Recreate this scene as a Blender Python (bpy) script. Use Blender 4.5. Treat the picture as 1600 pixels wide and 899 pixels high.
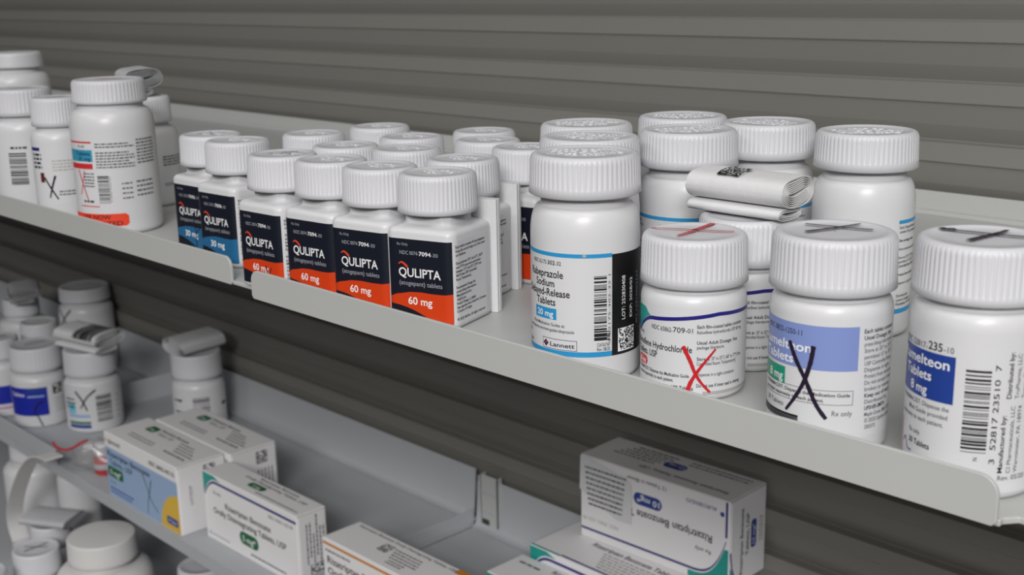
import bpy, math, random
from mathutils import Vector, Matrix

for o in list(bpy.data.objects):
    bpy.data.objects.remove(o, do_unlink=True)
S = bpy.context.scene
COL = S.collection
PI = math.pi
ZO = 1.40                      # height of the main shelf's top surface above the floor (metres)
def R(d): return math.radians(d)

# ------------------------------------------------------------------ camera
cam_d = bpy.data.cameras.new('camera')
cam = bpy.data.objects.new('camera', cam_d); COL.objects.link(cam)
S.camera = cam
def _n(v): return Vector(v).normalized()
_left = _n((-1900, -445, 1900)); _down = _n((142, 7508, 1900))
_down = (_down - _left * _down.dot(_left)).normalized()
_X = -_left; _Z = -_down; _Y = _Z.cross(_X)            # world axes seen in camera space (x right, y down, z forward)
rot = Matrix((( _X[0], -_X[1], -_X[2]), (_Y[0], -_Y[1], -_Y[2]), (_Z[0], -_Z[1], -_Z[2])))
cam.matrix_world = Matrix.Translation((0, 0, ZO + 0.1576)) @ rot.to_4x4()
cam_d.sensor_width = 36.0
cam_d.lens = 36.0 * 1900 / 1600
cam_d.clip_start = 0.02
cam_d.dof.use_dof = True
cam_d.dof.focus_distance = 0.51
cam_d.dof.aperture_fstop = 20.0

# ------------------------------------------------------------------ world, lights, exposure
W = bpy.data.worlds.new('room_light'); S.world = W; W.use_nodes = True
bg = W.node_tree.nodes['Background']
bg.inputs[0].default_value = (0.96, 0.98, 1.0, 1); bg.inputs[1].default_value = 0.05
def area(name, loc, target, sx, sy, power, col=(1, 0.985, 0.96)):
    l = bpy.data.lights.new(name, 'AREA'); l.shape = 'RECTANGLE'; l.size = sx; l.size_y = sy
    l.energy = power; l.color = col
    o = bpy.data.objects.new(name, l); COL.objects.link(o)
    o.location = loc
    o.rotation_euler = (Vector(target) - Vector(loc)).to_track_quat('-Z', 'Y').to_euler()
    return o
LZ = ZO + 1.45                # ceiling panels over the aisle
area('ceiling_lamp', (0.50, -0.35, LZ), (0.50, -0.35, 0), 1.2, 0.6, 13)
area('ceiling_lamp', (-1.8, -1.00, LZ), (-1.8, -1.00, 0), 1.0, 0.7, 8)
area('ceiling_lamp', (-0.5, -1.70, LZ), (-0.5, -1.70, 0), 1.0, 0.7, 13)
area('ceiling_lamp', (1.6, -1.70, LZ), (1.6, -1.70, 0), 1.0, 0.7, 95)
area('ceiling_lamp', (1.6, -2.60, LZ), (1.6, -2.60, 0), 1.0, 0.7, 82)
S.view_settings.view_transform = 'Standard'
S.view_settings.look = 'None'
S.view_settings.gamma = 1.0
S.view_settings.exposure = -0.07
S.view_settings.use_curve_mapping = False

# ------------------------------------------------------------------ materials
def lin(c):
    return tuple(((x / 255) / 12.92 if x / 255 <= 0.04045 else ((x / 255 + 0.055) / 1.055) ** 2.4) for x in c)
MATS = {}
def mat(name, rgb, rough=0.5, metal=0.0, noise=0.0, nscale=60, bump=0.0, spec=0.5, sss=0.0):
    if name in MATS: return MATS[name]
    m = bpy.data.materials.new(name); m.use_nodes = True
    nt = m.node_tree; b = nt.nodes['Principled BSDF']
    c = lin(rgb)
    b.inputs['Base Color'].default_value = (*c, 1)
    b.inputs['Roughness'].default_value = rough
    b.inputs['Metallic'].default_value = metal
    b.inputs['Specular IOR Level'].default_value = spec
    if sss:
        b.inputs['Subsurface Weight'].default_value = sss
        b.inputs['Subsurface Radius'].default_value = (0.004, 0.004, 0.004)
        b.inputs['Subsurface Scale'].default_value = 0.5
    if noise or bump:
        tc = nt.nodes.new('ShaderNodeTexCoord'); no = nt.nodes.new('ShaderNodeTexNoise')
        no.inputs['Scale'].default_value = nscale; no.inputs['Detail'].default_value = 3
        nt.links.new(tc.outputs['Object'], no.inputs['Vector'])
        if noise:
            mx = nt.nodes.new('ShaderNodeMix'); mx.data_type = 'RGBA'
            mx.inputs[6].default_value = (*[max(0, x * (1 - noise)) for x in c], 1)
            mx.inputs[7].default_value = (*[min(1, x * (1 + noise)) for x in c], 1)
            nt.links.new(no.outputs['Fac'], mx.inputs[0]); nt.links.new(mx.outputs[2], b.inputs['Base Color'])
        if bump:
            bp = nt.nodes.new('ShaderNodeBump'); bp.inputs['Strength'].default_value = bump
            bp.inputs['Distance'].default_value = 0.001
            nt.links.new(no.outputs['Fac'], bp.inputs['Height']); nt.links.new(bp.outputs['Normal'], b.inputs['Normal'])
    MATS[name] = m
    return m
WHITE = mat('white_bottle_plastic', (218, 218, 221), 0.32, noise=0.012, nscale=90)
CAPW = mat('white_cap_plastic', (214, 214, 219), 0.42, noise=0.012, nscale=90)
CREAM = mat('old_white_plastic', (222, 221, 220), 0.45, noise=0.02)
LABELW = mat('white_label_paper', (219, 219, 222), 0.38)
PAPER = mat('leaflet_paper', (222, 222, 224), 0.8, noise=0.05, nscale=350)
PAPERG = mat('leaflet_paper_grey', (190, 190, 194), 0.8, noise=0.16, nscale=420)
CARD = mat('carton_board', (243, 241, 243), 0.4, noise=0.01)
CARDIN = mat('carton_edge', (178, 174, 170), 0.8, noise=0.03)
SHELF = mat('shelf_paint', (190, 191, 190), 0.42, noise=0.02, nscale=25)
SHELFG = mat('grey_shelf_paint', (182, 185, 190), 0.45, noise=0.02, nscale=25)
WALL = mat('slat_wall_paint', (134, 132, 127), 0.65, noise=0.03, nscale=12, spec=0.2)
FLOORM = mat('floor_vinyl', (120, 116, 110), 0.5, noise=0.08, nscale=9)
BLACK = mat('print_black', (26, 26, 30), 0.45)
GREYT = mat('print_grey', (92, 92, 98), 0.5)
PALEG = mat('print_pale_grey', (176, 174, 172), 0.5)
NAVY = mat('print_navy', (21, 25, 39), 0.38)
DNAVY = mat('print_deep_navy', (30, 28, 62), 0.4)
ORANGE = mat('print_orange', (216, 65, 20), 0.38)
OBLUE = mat('print_steel_blue', (38, 104, 150), 0.38)
SWOOSH = mat('print_red_orange', (232, 74, 40), 0.4)
PWHITE = mat('print_white', (244, 244, 246), 0.4)
PSILV = mat('print_silver', (158, 160, 170), 0.4)
CYAN = mat('print_cyan_blue', (44, 150, 208), 0.38)
BLK2 = mat('print_solid_black', (17, 17, 18), 0.38)
INDIGO = mat('print_indigo', (34, 32, 126), 0.38)
TEAL = mat('print_teal', (24, 156, 146), 0.38)
REDP = mat('print_red', (206, 48, 52), 0.4)
LBLUE = mat('print_light_blue', (132, 150, 208), 0.38)
DBLUE = mat('print_dark_blue', (36, 66, 150), 0.38)
GREENP = mat('print_green', (20, 108, 62), 0.4)
TEALG = mat('print_teal_green', (30, 152, 122), 0.4)
PBLUE = mat('print_pale_blue', (160, 186, 220), 0.4)
YELL = mat('print_yellow', (232, 190, 72), 0.4)
AMBER = mat('print_amber', (212, 138, 42), 0.4)
STICK = mat('fluorescent_red_sticker', (240, 72, 44), 0.45)
VIVBLUE = mat('print_vivid_blue', (30, 44, 168), 0.4)
PENB = mat('black_marker_ink', (40, 28, 50), 0.3)
PENR = mat('red_marker_ink', (200, 34, 44), 0.35)
PENG = mat('grey_pen_ink', (70, 72, 88), 0.4)
DARKM = mat('dark_hook_metal', (60, 60, 58), 0.6)  # plain dark metal of the hook on the slotted bracket

def clear_plastic():
    m = bpy.data.materials.new('clear_plastic_film'); m.use_nodes = True
    nt = m.node_tree; nt.nodes.remove(nt.nodes['Principled BSDF'])
    out = nt.nodes['Material Output']
    t = nt.nodes.new('ShaderNodeBsdfTransparent'); g = nt.nodes.new('ShaderNodeBsdfGlossy')
    d = nt.nodes.new('ShaderNodeBsdfDiffuse'); d.inputs[0].default_value = (0.8, 0.78, 0.8, 1)
    g.inputs['Roughness'].default_value = 0.2
    a = nt.nodes.new('ShaderNodeMixShader'); a.inputs[0].default_value = 0.45
    b = nt.nodes.new('ShaderNodeMixShader'); b.inputs[0].default_value = 0.36
    nt.links.new(g.outputs[0], a.inputs[1]); nt.links.new(d.outputs[0], a.inputs[2])
    nt.links.new(t.outputs[0], b.inputs[1]); nt.links.new(a.outputs[0], b.inputs[2])
    nt.links.new(b.outputs[0], out.inputs[0])
    return m
FILM = clear_plastic()

# ------------------------------------------------------------------ mesh helpers
class MB:
    """collects faces with materials and links them as ONE mesh object"""
    def __init__(self): self.v = []; self.f = []; self.m = []; self.s = []; self.mats = []
    def mi(self, m):
        if m not in self.mats: self.mats.append(m)
        return self.mats.index(m)
    def add(self, verts, faces, m, smooth=False):
        b = len(self.v); self.v.extend([tuple(x) for x in verts]); k = self.mi(m)
        for f in faces:
            self.f.append([b + i for i in f]); self.m.append(k); self.s.append(smooth)
    def grid(self, rows, m, smooth=True, closed=False):
        n = len(rows[0]); vs = [p for r in rows for p in r]; fs = []
        for i in range(len(rows) - 1):
            for j in range(n if closed else n - 1):
                k = (j + 1) % n
                fs.append((i * n + j, i * n + k, (i + 1) * n + k, (i + 1) * n + j))
        self.add(vs, fs, m, smooth)
    def box(self, a, b, m):
        x0, y0, z0 = a; x1, y1, z1 = b
        self.add([(x0, y0, z0), (x1, y0, z0), (x1, y1, z0), (x0, y1, z0), (x0, y0, z1), (x1, y0, z1), (x1, y1, z1), (x0, y1, z1)],
                 [(0, 3, 2, 1), (4, 5, 6, 7), (0, 1, 5, 4), (1, 2, 6, 5), (2, 3, 7, 6), (3, 0, 4, 7)], m)
    def mesh(self, name):
        me = bpy.data.meshes.new(name)
        me.from_pydata(self.v, [], self.f)
        for m in self.mats: me.materials.append(m)
        me.polygons.foreach_set('material_index', self.m)
        me.polygons.foreach_set('use_smooth', self.s)
        me.update()
        return me
    def build(self, name, parent=None, loc=(0, 0, 0), bevel=0, weld=False):
        o = bpy.data.objects.new(name, self.mesh(name)); COL.objects.link(o)
        o.location = loc
        if parent: o.parent = parent
        if bevel:
            md = o.modifiers.new('bevel', 'BEVEL'); md.width = bevel; md.segments = 3; md.limit_method = 'ANGLE'
            md.harden_normals = False
        return o

def thing(name, label, cat, loc=(0, 0, 0), rz=0.0, group=None):
    o = bpy.data.objects.new(name, None); COL.objects.link(o)
    o.empty_display_size = 0.02
    o.location = (loc[0], loc[1], loc[2] + ZO); o.rotation_euler = (0, 0, rz)
    o['label'] = label; o['category'] = cat
    if group: o['group'] = group
    return o
def struct(name, mb, loc=(0, 0, 0), bevel=0):
    o = mb.build(name, None, (loc[0], loc[1], loc[2]), bevel); o['kind'] = 'structure'; return o
def children(o): return [c for c in bpy.data.objects if c.parent == o]
def dup(root, label, loc, rz, group=None):
    r = root.copy(); COL.objects.link(r)
    r.location = (loc[0], loc[1], loc[2] + ZO); r.rotation_euler = (0, 0, rz); r['label'] = label
    if group: r['group'] = group
    for ch in children(root):
        c = ch.copy(); COL.objects.link(c); c.parent = r
        for g in children(ch):
            d = g.copy(); COL.objects.link(d); d.parent = c
    return r

# text turned into flat polygons: unit = capital height 1
_tc = {}
def tmesh(s, bold=False, ext=0.0):
    k = (s, bold, ext)
    if k in _tc: return _tc[k]
    c = bpy.data.curves.new('t', 'FONT'); c.body = s; c.size = 1.0; c.resolution_u = 3
    c.offset = 0.014 if bold else 0.005
    c.extrude = ext
    o = bpy.data.objects.new('t', c); COL.objects.link(o)
    me = bpy.data.meshes.new_from_object(o)
    vs = [tuple(v.co) for v in me.vertices]; fs = [tuple(p.vertices) for p in me.polygons]
    bpy.data.objects.remove(o); bpy.data.curves.remove(c); bpy.data.meshes.remove(me)
    H = 0.70
    vs = [(x / H, y / H, z) for x, y, z in vs]
    x0 = min(v[0] for v in vs); vs = [(x - x0, y, z) for x, y, z in vs]
    w = max(v[0] for v in vs)
    _tc[k] = (vs, fs, w)
    return _tc[k]

class Lab(MB):
    """flat artwork in millimetres laid on a surface through self.map(u, v, lift)"""
    def __init__(self, fmap, step=1.2): super().__init__(); self.map = fmap; self.step = step
    def P(self, u, v, l): return self.map(u, v, l)
    def strip(self, u0, u1, flo, fhi, m, l=0.05, n=None):
        n = n or max(1, int(abs(u1 - u0) / self.step) + 1)
        us = [u0 + (u1 - u0) * i / n for i in range(n + 1)]
        self.grid([[self.P(u, flo(u), l) for u in us], [self.P(u, fhi(u), l) for u in us]], m)
    def rect(self, u0, u1, v0, v1, m, l=0.05):
        self.strip(u0, u1, lambda u: v0, lambda u: v1, m, l)
    def pill(self, u0, u1, v0, v1, m, l=0.08, r=None):
        r = min((v1 - v0) / 2, (u1 - u0) / 2) if r is None else r
        def e(u):
            d = max(0, u0 + r - u, u - u1 + r)
            return r - math.sqrt(max(0, r * r - d * d))
        self.strip(u0, u1, lambda u: v0 + e(u), lambda u: v1 - e(u), m, l, n=24)
    def frame(self, u0, u1, v0, v1, m, t=0.25, l=0.08):
        self.rect(u0, u1, v0, v0 + t, m, l); self.rect(u0, u1, v1 - t, v1, m, l)
        self.rect(u0, u0 + t, v0, v1, m, l); self.rect(u1 - t, u1, v0, v1, m, l)
    def text(self, s, u, v, h, m=None, w=None, al='L', bold=False, rot=0, l=0.14, sx=0.9):
        """baseline at v; h = capital height; w = width to fit"""
        m = m or BLACK
        vs, fs, tw = tmesh(s, bold)
        k = (w / tw) if w else h * sx
        W_ = tw * k; off = 0 if al == 'L' else (-W_ / 2 if al == 'C' else -W_)
        out = []
        for x, y, z in vs:
            a, b = off + x * k, y * h
            if rot == 90: a, b = -b, a
            elif rot == 180: a, b = -a, -b
            elif rot == -90: a, b = b, -a
            out.append(self.P(u + a, v + b, l))
        self.add(out, fs, m)
    def lines(self, rows, u, v, h, lead, m=None, **k):
        for i, r in enumerate(rows):
            if r: self.text(r, u, v - i * lead, h, m, **k)
    def greek(self, u, v, w, h, m=GREYT, seed=0, l=0.1, rot=0):
        """a row of print too small to read: bars of word length"""
        rr = random.Random(seed * 77 + int(v * 10)); x = 0
        while x < w:
            L = min(rr.uniform(1.0, 3.2) * h, w - x)
            if rot: self.rect(u, u + h, v + x, v + x + L, m, l)
            else: self.rect(u + x, u + x + L, v, v + h, m, l)
            x += L + 0.55 * h
    def barcode(self, u0, u1, v0, v1, m=BLACK, seed=1, vert=False, l=0.1, n=30):
        rr = random.Random(seed); L = (u1 - u0) if vert else (v1 - v0)
        ws = [rr.choice((1, 1, 2, 3)) for _ in range(n * 2)]; t = L / sum(ws); p = 0
        for i, w in enumerate(ws):
            if i % 2 == 0:
                if vert: self.rect(u0 + p, u0 + p + w * t, v0, v1, m, l)
                else: self.rect(u0, u1, v0 + p, v0 + p + w * t, m, l)
            p += w * t
    def matrix(self, u0, v0, s, m, n=14, seed=3, l=0.12, sv=None):
        rr = random.Random(seed); c = s / n; cv = (sv or s) / n
        for i in range(n):
            for j in range(n):
                on = i == 0 or j == 0 or (j == n - 1 and i % 2 == 0) or (i == n - 1 and j % 2 == 0) or rr.random() < 0.48
                if on: self.rect(u0 + i * c, u0 + (i + 1) * c, v0 + j * cv, v0 + (j + 1) * cv, m, l)
    def stroke(self, pts, w0, w1=None, m=PENB, l=0.22, n=14):
        """pen stroke through pts (Catmull-Rom), width from w0 to w1"""
        w1 = w0 if w1 is None else w1
        q = [pts[0]] + list(pts) + [pts[-1]]; c = []
        for i in range(1, len(q) - 2):
            for k in range(n):
                t = k / n
                c.append(tuple(0.5 * (2 * q[i][a] + (q[i + 1][a] - q[i - 1][a]) * t + (2 * q[i - 1][a] - 5 * q[i][a] + 4 * q[i + 1][a] - q[i + 2][a]) * t * t
                               + (3 * q[i][a] - q[i - 1][a] - 3 * q[i + 1][a] + q[i + 2][a]) * t ** 3) for a in (0, 1)))
        c.append(tuple(pts[-1])); A = []; B = []; rr = random.Random(len(pts) * 13 + int(pts[0][0] * 10))
        for i, p in enumerate(c):
            a, b = c[max(0, i - 1)], c[min(len(c) - 1, i + 1)]
            dx, dy = b[0] - a[0], b[1] - a[1]; L = math.hypot(dx, dy) or 1
            w = (w0 + (w1 - w0) * i / (len(c) - 1)) / 2 * rr.uniform(0.88, 1.1)
            if i in (0, len(c) - 1): w *= 0.6
            A.append(self.P(p[0] - dy / L * w, p[1] + dx / L * w, l)); B.append(self.P(p[0] + dy / L * w, p[1] - dx / L * w, l))
        self.grid([B, A], m)

def cyl_map(r):                       # r in metres; u, v, lift in millimetres; u = 0 on local -Y, positive to the viewer's right
    def f(u, v, l):
        a = u * 0.001 / r; q = r + l * 0.001
        return (q * math.sin(a), -q * math.cos(a), v * 0.001)
    return f
def sq_map(s, rc):                    # rounded square body
    a = s / 2 - rc; arc = rc * PI / 2; side = 2 * a + arc
    def f(u, v, l):
        t = u * 0.001; k = math.floor((t + a) / side); x = t + a - k * side      # x within one side plus its corner
        q = l * 0.001
        if x <= 2 * a: p = (x - a, -s / 2 - q)
        else:
            an = (x - 2 * a) / rc
            p = (a + (rc + q) * math.sin(an), -a - (rc + q) * math.cos(an))
        c, s_ = math.cos(k * PI / 2), math.sin(k * PI / 2)
        return (c * p[0] - s_ * p[1], s_ * p[0] + c * p[1], v * 0.001)
    return f
def top_map(z, rz=0.0):               # on top of a cap
    c, s_ = math.cos(rz), math.sin(rz)
    return lambda u, v, l: ((c * u - s_ * v) * 0.001, (s_ * u + c * v) * 0.001, z + l * 0.001)

def lathe(mb, prof, m, n=64, smooth=True):
    rows = [[(r * math.cos(2 * PI * j / n), r * math.sin(2 * PI * j / n), z) for j in range(n)] for r, z in prof]
    mb.grid(rows, m, smooth, closed=True)

def make_cap(parent, D, zt, H, ribs=64, words=None, band=0.2, m=CAPW, dome=0.0, plain=False, wrot=0.0):
    Rr = D / 2; zb = zt - H; mb = MB(); n = ribs * 6
    prof = [(Rr * 0.86, zb + 0.0006, 0), (Rr - 0.0008, zb, 0), (Rr + 0.0002, zb + 0.0006, 0), (Rr, zb + H * band - 0.0004, 0), (Rr, zb + H * band, 0.25), (Rr - 0.0001, zb + H * band + 0.0007, 1),
            (Rr - 0.0004, zt - 0.0030, 1), (Rr - 0.0005, zt - 0.0022, 0.8), (Rr - 0.0008, zt - 0.0013, 0.3), (Rr - 0.0013, zt - 0.0006, 0), (Rr - 0.0021, zt - 0.0001, 0), (Rr - 0.0030, zt, 0),
            (Rr - 0.0042, zt - 0.0001, 0), (Rr - 0.0047, zt - 0.0005 + dome * 0.3, 0), (Rr * 0.5, zt - 0.0005 + dome * 0.8, 0), (0.0004, zt - 0.0005 + dome, 0)]
    rows = []
    for r, z, k in prof:
        row = []
        for j in range(n):
            ph = j % 6
            d = (0.00034 if ph == 0 else 0.00022 if ph in (1, 5) else 0.0) * (0 if plain else k)
            a = 2 * PI * j / n
            row.append(((r - d) * math.cos(a), (r - d) * math.sin(a), z))
        rows.append(row)
    mb.grid(rows, m, True, closed=True)
    for (s, v, h) in (words or []):
        vs, fs, tw = tmesh(s, True, 0.5)
        k = min(h * 0.95, (Rr * 2000 - 13) / tw)
        fm = top_map(zt - 0.0005, wrot)
        mb.add([fm((x - tw / 2) * k, v + y * h, 0.1 + z * 0.3) for x, y, z in vs], fs, m)
    return mb.build('cap', parent)

def round_body(parent, r, zn, rn, zs, m=WHITE, foot=0.0035):
    """r body radius, zn neck top, rn neck radius, zs height where the body reaches full radius"""
    prof = [(0.0005, 0.0012), (r * 0.75, 0.0010), (r - foot, 0.0)]
    for k in range(1, 7):
        a = k / 6 * PI / 2; prof.append((r - foot + foot * math.sin(a), foot - foot * math.cos(a)))
    prof += [(r, zs * 0.35), (r, zs * 0.7), (r, zs)]
    zsh = zn - (zn - zs) * 0.27
    for k in range(1, 9):
        a = k / 8 * PI / 2; prof.append((rn + 0.0008 + (r - rn - 0.0008) * math.cos(a), zs + (zsh - zs) * math.sin(a)))
    prof += [(rn, zsh + 0.0005), (rn, zn + 0.002), (0.0005, zn + 0.002)]
    mb = MB(); lathe(mb, prof, m, 72)
    return mb.build('body', parent)

def rsq(s, rc, n=6):
    a = s / 2 - rc; out = []
    for cx, cy, a0 in ((a, -a, -90), (a, a, 0), (-a, a, 90), (-a, -a, 180)):
        for k in range(n + 1):
            t = R(a0 + k * 90 / n); out.append((cx + rc * math.cos(t), cy + rc * math.sin(t)))
    return out
def square_body(parent, s, rc, zs, zn, rn, m=WHITE):
    mb = MB(); rows = []
    def row(inset, z, rcc=None):
        return [(x, y, z) for x, y in rsq(s - 2 * inset, max(0.001, (rcc or rc) - inset * 0.5))]
    rows.append([(x * 0.02, y * 0.02, 0.0008) for x, y in rsq(s, rc)])
    rows.append(row(0.0045, 0.0008)); rows.append(row(0.0028, 0.0))
    for k in range(1, 5):
        a = k / 4 * PI / 2; rows.append(row(0.0028 - 0.0028 * math.sin(a), 0.0028 - 0.0028 * math.cos(a)))
    rows.append(row(0, zs * 0.5)); rows.append(row(0, zs))
    for k in range(1, 6):
        a = k / 5 * PI / 2; rows.append(row(0.0032 - 0.0032 * math.cos(a), zs + 0.0030 * math.sin(a)))
    zt = zs + 0.0032
    pts = rsq(s, rc)
    def circ(r, z): return [(r * math.cos(math.atan2(y, x)), r * math.sin(math.atan2(y, x)), z) for x, y in pts]
    rows.append(circ(rn + 0.0012, zt + 0.0006)); rows.append(circ(rn, zt + 0.0014)); rows.append(circ(rn, zn + 0.002)); rows.append(circ(0.0004, zn + 0.002))
    mb.grid(rows, m, True, closed=True)
    return mb.build('body', parent)

def ribbon(mb, pts, th, ext0, ext1, m, axis='x'):
    """sheet of thickness th following the 2-D polyline pts, extruded along an axis"""
    A = []; B = []
    for i, p in enumerate(pts):
        a, b = pts[max(0, i - 1)], pts[min(len(pts) - 1, i + 1)]
        dx, dy = b[0] - a[0], b[1] - a[1]; L = math.hypot(dx, dy) or 1
        A.append((p[0] - dy / L * th / 2, p[1] + dx / L * th / 2)); B.append((p[0] + dy / L * th / 2, p[1] - dx / L * th / 2))
    def co(p, e): return (e, p[0], p[1]) if axis == 'x' else ((p[0], e, p[1]) if axis == 'y' else (p[0], p[1], e))
    for side in (A, B):
        mb.grid([[co(p, ext0) for p in side], [co(p, ext1) for p in side]], m, True)
    for e in (ext0, ext1): mb.grid([[co(p, e) for p in A], [co(p, e) for p in B]], m, False)
    for i in (0, -1): mb.grid([[co(A[i], ext0), co(A[i], ext1)], [co(B[i], ext0), co(B[i], ext1)]], m, False)

def spiral(w, h, turns, gap, wob=0.0, seed=1, n=40):
    """flattened rolled sheet: stadium spiral from outside in, standing on z = 0"""
    rr = random.Random(seed); pts = []; ph = rr.uniform(0, 6)
    for i in range(int(turns * n)):
        t = i / n; k = gap * t
        W_ = max(0.0004, w / 2 - k); H_ = max(0.0002, h / 2 - k)
        a = 2 * PI * t + PI
        c, s_ = math.cos(a), math.sin(a)
        x = W_ * math.copysign(abs(c) ** 0.75, c); z = H_ * math.copysign(abs(s_) ** 0.85, s_)
        z += wob * math.sin(x / w * 7 + ph) * min(1, t / 1.5)
        pts.append((x, z + h / 2))
    return pts
def rolled_leaflet(label, loc, rz, L, w, h, turns=6, flap=True, code=None, group='folded paper leaflets lying on bottle caps', m=None, name='folded_leaflet'):
    m = m or PAPER
    t = thing(name, label, 'leaflet', loc, rz, group)
    z0 = 0.0
    if flap:
        mb = MB(); h2 = h * 0.42
        ribbon(mb, [(x - w * 0.12, z) for x, z in spiral(w * 0.72, h2, 3.2, h2 / 8, 0.0002, 5)], 0.00028, -L / 2, L / 2 - 0.001, m)
        mb.build('folded_flap', t); z0 = h2 * 0.93
    mb = MB()
    ribbon(mb, [(x, z + z0) for x, z in spiral(w, h, turns, h / 2 / (turns + 0.6), h * 0.06, 2)], 0.0003, -L / 2 - 0.0005, L / 2 + 0.0005, m)
    mb.build('rolled_sheet', t)
    if code:
        def surf(u, v, l):            # v runs over the roll from its front edge (-90) to its back edge (90)
            a = R(v); W_, H_ = w / 2 + 0.0002, h / 2 + 0.0002; c, s_ = math.sin(a), math.cos(a)
            return (u * 0.001, W_ * math.copysign(abs(c) ** 0.75, c), z0 + h / 2 + H_ * abs(s_) ** 0.85 + l * 0.001)
        lb = Lab(surf, 3)
        code(lb); lb.build('printed_code', t)
    return t
def accordion_leaflet(parent, w, th, h, x0, y0, layers=5):
    """leaflet folded flat into a packet, standing against the back of its bottle"""
    pts = []; g = th / layers
    for i in range(layers):
        y = y0 + g * (i + 0.5); a, b = (x0 - w / 2, x0 + w / 2)
        xs = [a, b] if i % 2 == 0 else [b, a]
        e = 0.0003 if i % 2 == 0 else -0.0003
        pts += [(xs[0], y - g * 0.2), (xs[0] + (b - a) * 0.03 * (1 if i % 2 == 0 else -1), y), (xs[1] - (b - a) * 0.03 * (1 if i % 2 == 0 else -1), y), (xs[1], y + g * 0.2)]
    mb = MB(); ribbon(mb, pts, g * 0.8, 0.0002, h, PAPER, 'z')
    return mb.build('folded_leaflet', parent)

# ------------------------------------------------------------------ the setting
def slat_profile(z0, z1, ref):
    """points (y, z) of the ribbed metal wall; ref = top edge of one projecting strip"""
    per = 0.0392; pts = []
    k = math.ceil((z1 - ref) / per)
    z = ref + k * per
    while z > z0 - per:
        pts += [(0.7720, z + 0.0002), (0.7630, z), (0.7629, z - 0.0128), (0.7642, z - 0.0137), (0.7646, z - 0.0150), (0.7680, z - per * 0.72), (0.7722, z - per + 0.0008)]
        z -= per
    return [(y, zz) for y, zz in pts if z0 <= zz <= z1]
mb = MB()
pr = [(0.766, 1.2)] + slat_profile(0.001, 1.2, 0.1264) + slat_profile(-1.35, -0.004, -0.2143) + [(0.766, -ZO)]
mb.grid([[(-4.2, y, z + ZO) for y, z in pr], [(1.6, y, z + ZO) for y, z in pr]], WALL, False)
mb.box((-4.2, 0.780, 0), (1.6, 0.80, ZO + 1.2), WALL)
struct('wall_back', mb)
mb = MB(); mb.box((-4.2, -2.5, -0.02), (1.6, 0.80, 0.0), FLOORM); struct('floor', mb)

def shelf_unit(label, x0, x1, yf, zt, lip0=None, lip1=None, yb=0.7625, up=0.0155, lipm=SHELF, group=None, lip_h=0.0134, x2=None):
    t = thing('metal_shelf', label, 'shelf', (0, 0, zt), 0, group)
    mb = MB()
    if x2:                          # the tray runs on past the lip, its front edge notched back
        o = [(x0, yf), (x1, yf), (x1, yf + 0.0022), (x1 + 0.003, yf + 0.0062), (x2, yf + 0.0062), (x2, yb), (x0, yb)]; n = len(o)
        mb.add([(x, y, -0.0022) for x, y in o] + [(x, y, 0.0) for x, y in o],
               [tuple(range(n - 1, -1, -1)), tuple(range(n, 2 * n))] + [(i, (i + 1) % n, (i + 1) % n + n, i + n) for i in range(n)], lipm)
        x1 = x2
    else: mb.box((x0, yf, -0.0022), (x1, yb, 0.0), lipm)
    mb.build('tray', t, bevel=0.0005)
    mb = MB(); mb.box((x0 + 0.0005, yb - 0.0015, 0.0), (x1 - 0.0005, yb, up), lipm)
    mb.box((x0 + 0.0005, yb - 0.006, 0.0), (x1 - 0.0005, yb - 0.0015, 0.003), lipm)
    mb.build('back_upstand', t, bevel=0.0004)
    if lip0 is not None:
        mb = MB(); r = 0.0062; a, b, h = lip0, lip1, lip_h; pts = [(a + 0.0, -0.0022 + 0.0015), (a + 0.0015, -0.0022), (b - 0.0015, -0.0022), (b, -0.0022 + 0.0015)]
        for k in range(9): pts.append((b - r + r * math.cos(k / 8 * PI / 2), h - r + r * math.sin(k / 8 * PI / 2)))
        for k in range(9): pts.append((a + r - r * math.sin(k / 8 * PI / 2), h - r + r * math.cos(k / 8 * PI / 2)))
        n = len(pts); y0, y1 = yf - 0.0012, yf + 0.0004
        mb.add([(x, y0, z) for x, z in pts] + [(x, y1, z) for x, z in pts],
               [tuple(range(n)), tuple(range(2 * n - 1, n - 1, -1))] + [(i, i + n, (i + 1) % n + n, (i + 1) % n) for i in range(n)], lipm)
        mb.build('front_lip', t, bevel=0.0004)
    return t
shelf_unit('left length of the long upper shelf, under the bottles with the red sticker', -2.60, -0.5525, 0.3410, 0, -2.59, -0.5735)
shelf_unit('long upper shelf right of the gap in the lip, carrying most white bottles', -0.5410, -0.1388, 0.3325, 0, -0.5402, -0.1394, x2=0.80)
def lower_shelf(label, x0, x1, yf, zt, up, fl=0.0145, flange=None, fy=None, fh=0.011):
    t = thing('metal_shelf', label, 'shelf', (0, 0, zt))
    yb = 0.7620
    mb = MB(); mb.box((x0, yf + 0.001, -0.002), (x1, yb, 0), SHELFG); mb.build('tray', t, bevel=0.0006)
    mb = MB(); mb.box((x0, yf, -fl), (x1, yf + 0.0016, 0.0004), SHELFG); mb.build('front_edge', t, bevel=0.0005)
    mb = MB()
    pts = [(yb - 0.012, 0.0012), (yb - 0.009, 0.0016), (yb - 0.0066, 0.0034), (yb - 0.0052, 0.0075), (yb - 0.0036, up * 0.5), (yb - 0.0016, up)]
    ribbon(mb, pts, 0.0014, x0 + 0.001, x1 - 0.001, SHELFG); mb.build('back_upstand', t)
    if flange:
        mb = MB(); mb.box((flange - 0.0016, fy or yf + 0.004, -0.008), (flange, yb - 0.006, fh), SHELFG); mb.build('side_flange', t, bevel=0.0005)
    return t
lower_shelf('far left grey lower shelf, under the crowd of blurred bottles', -2.60, -1.4230, 0.525, -0.369, 0.053, flange=-1.4232, fy=0.660, fh=0.030)
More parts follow.
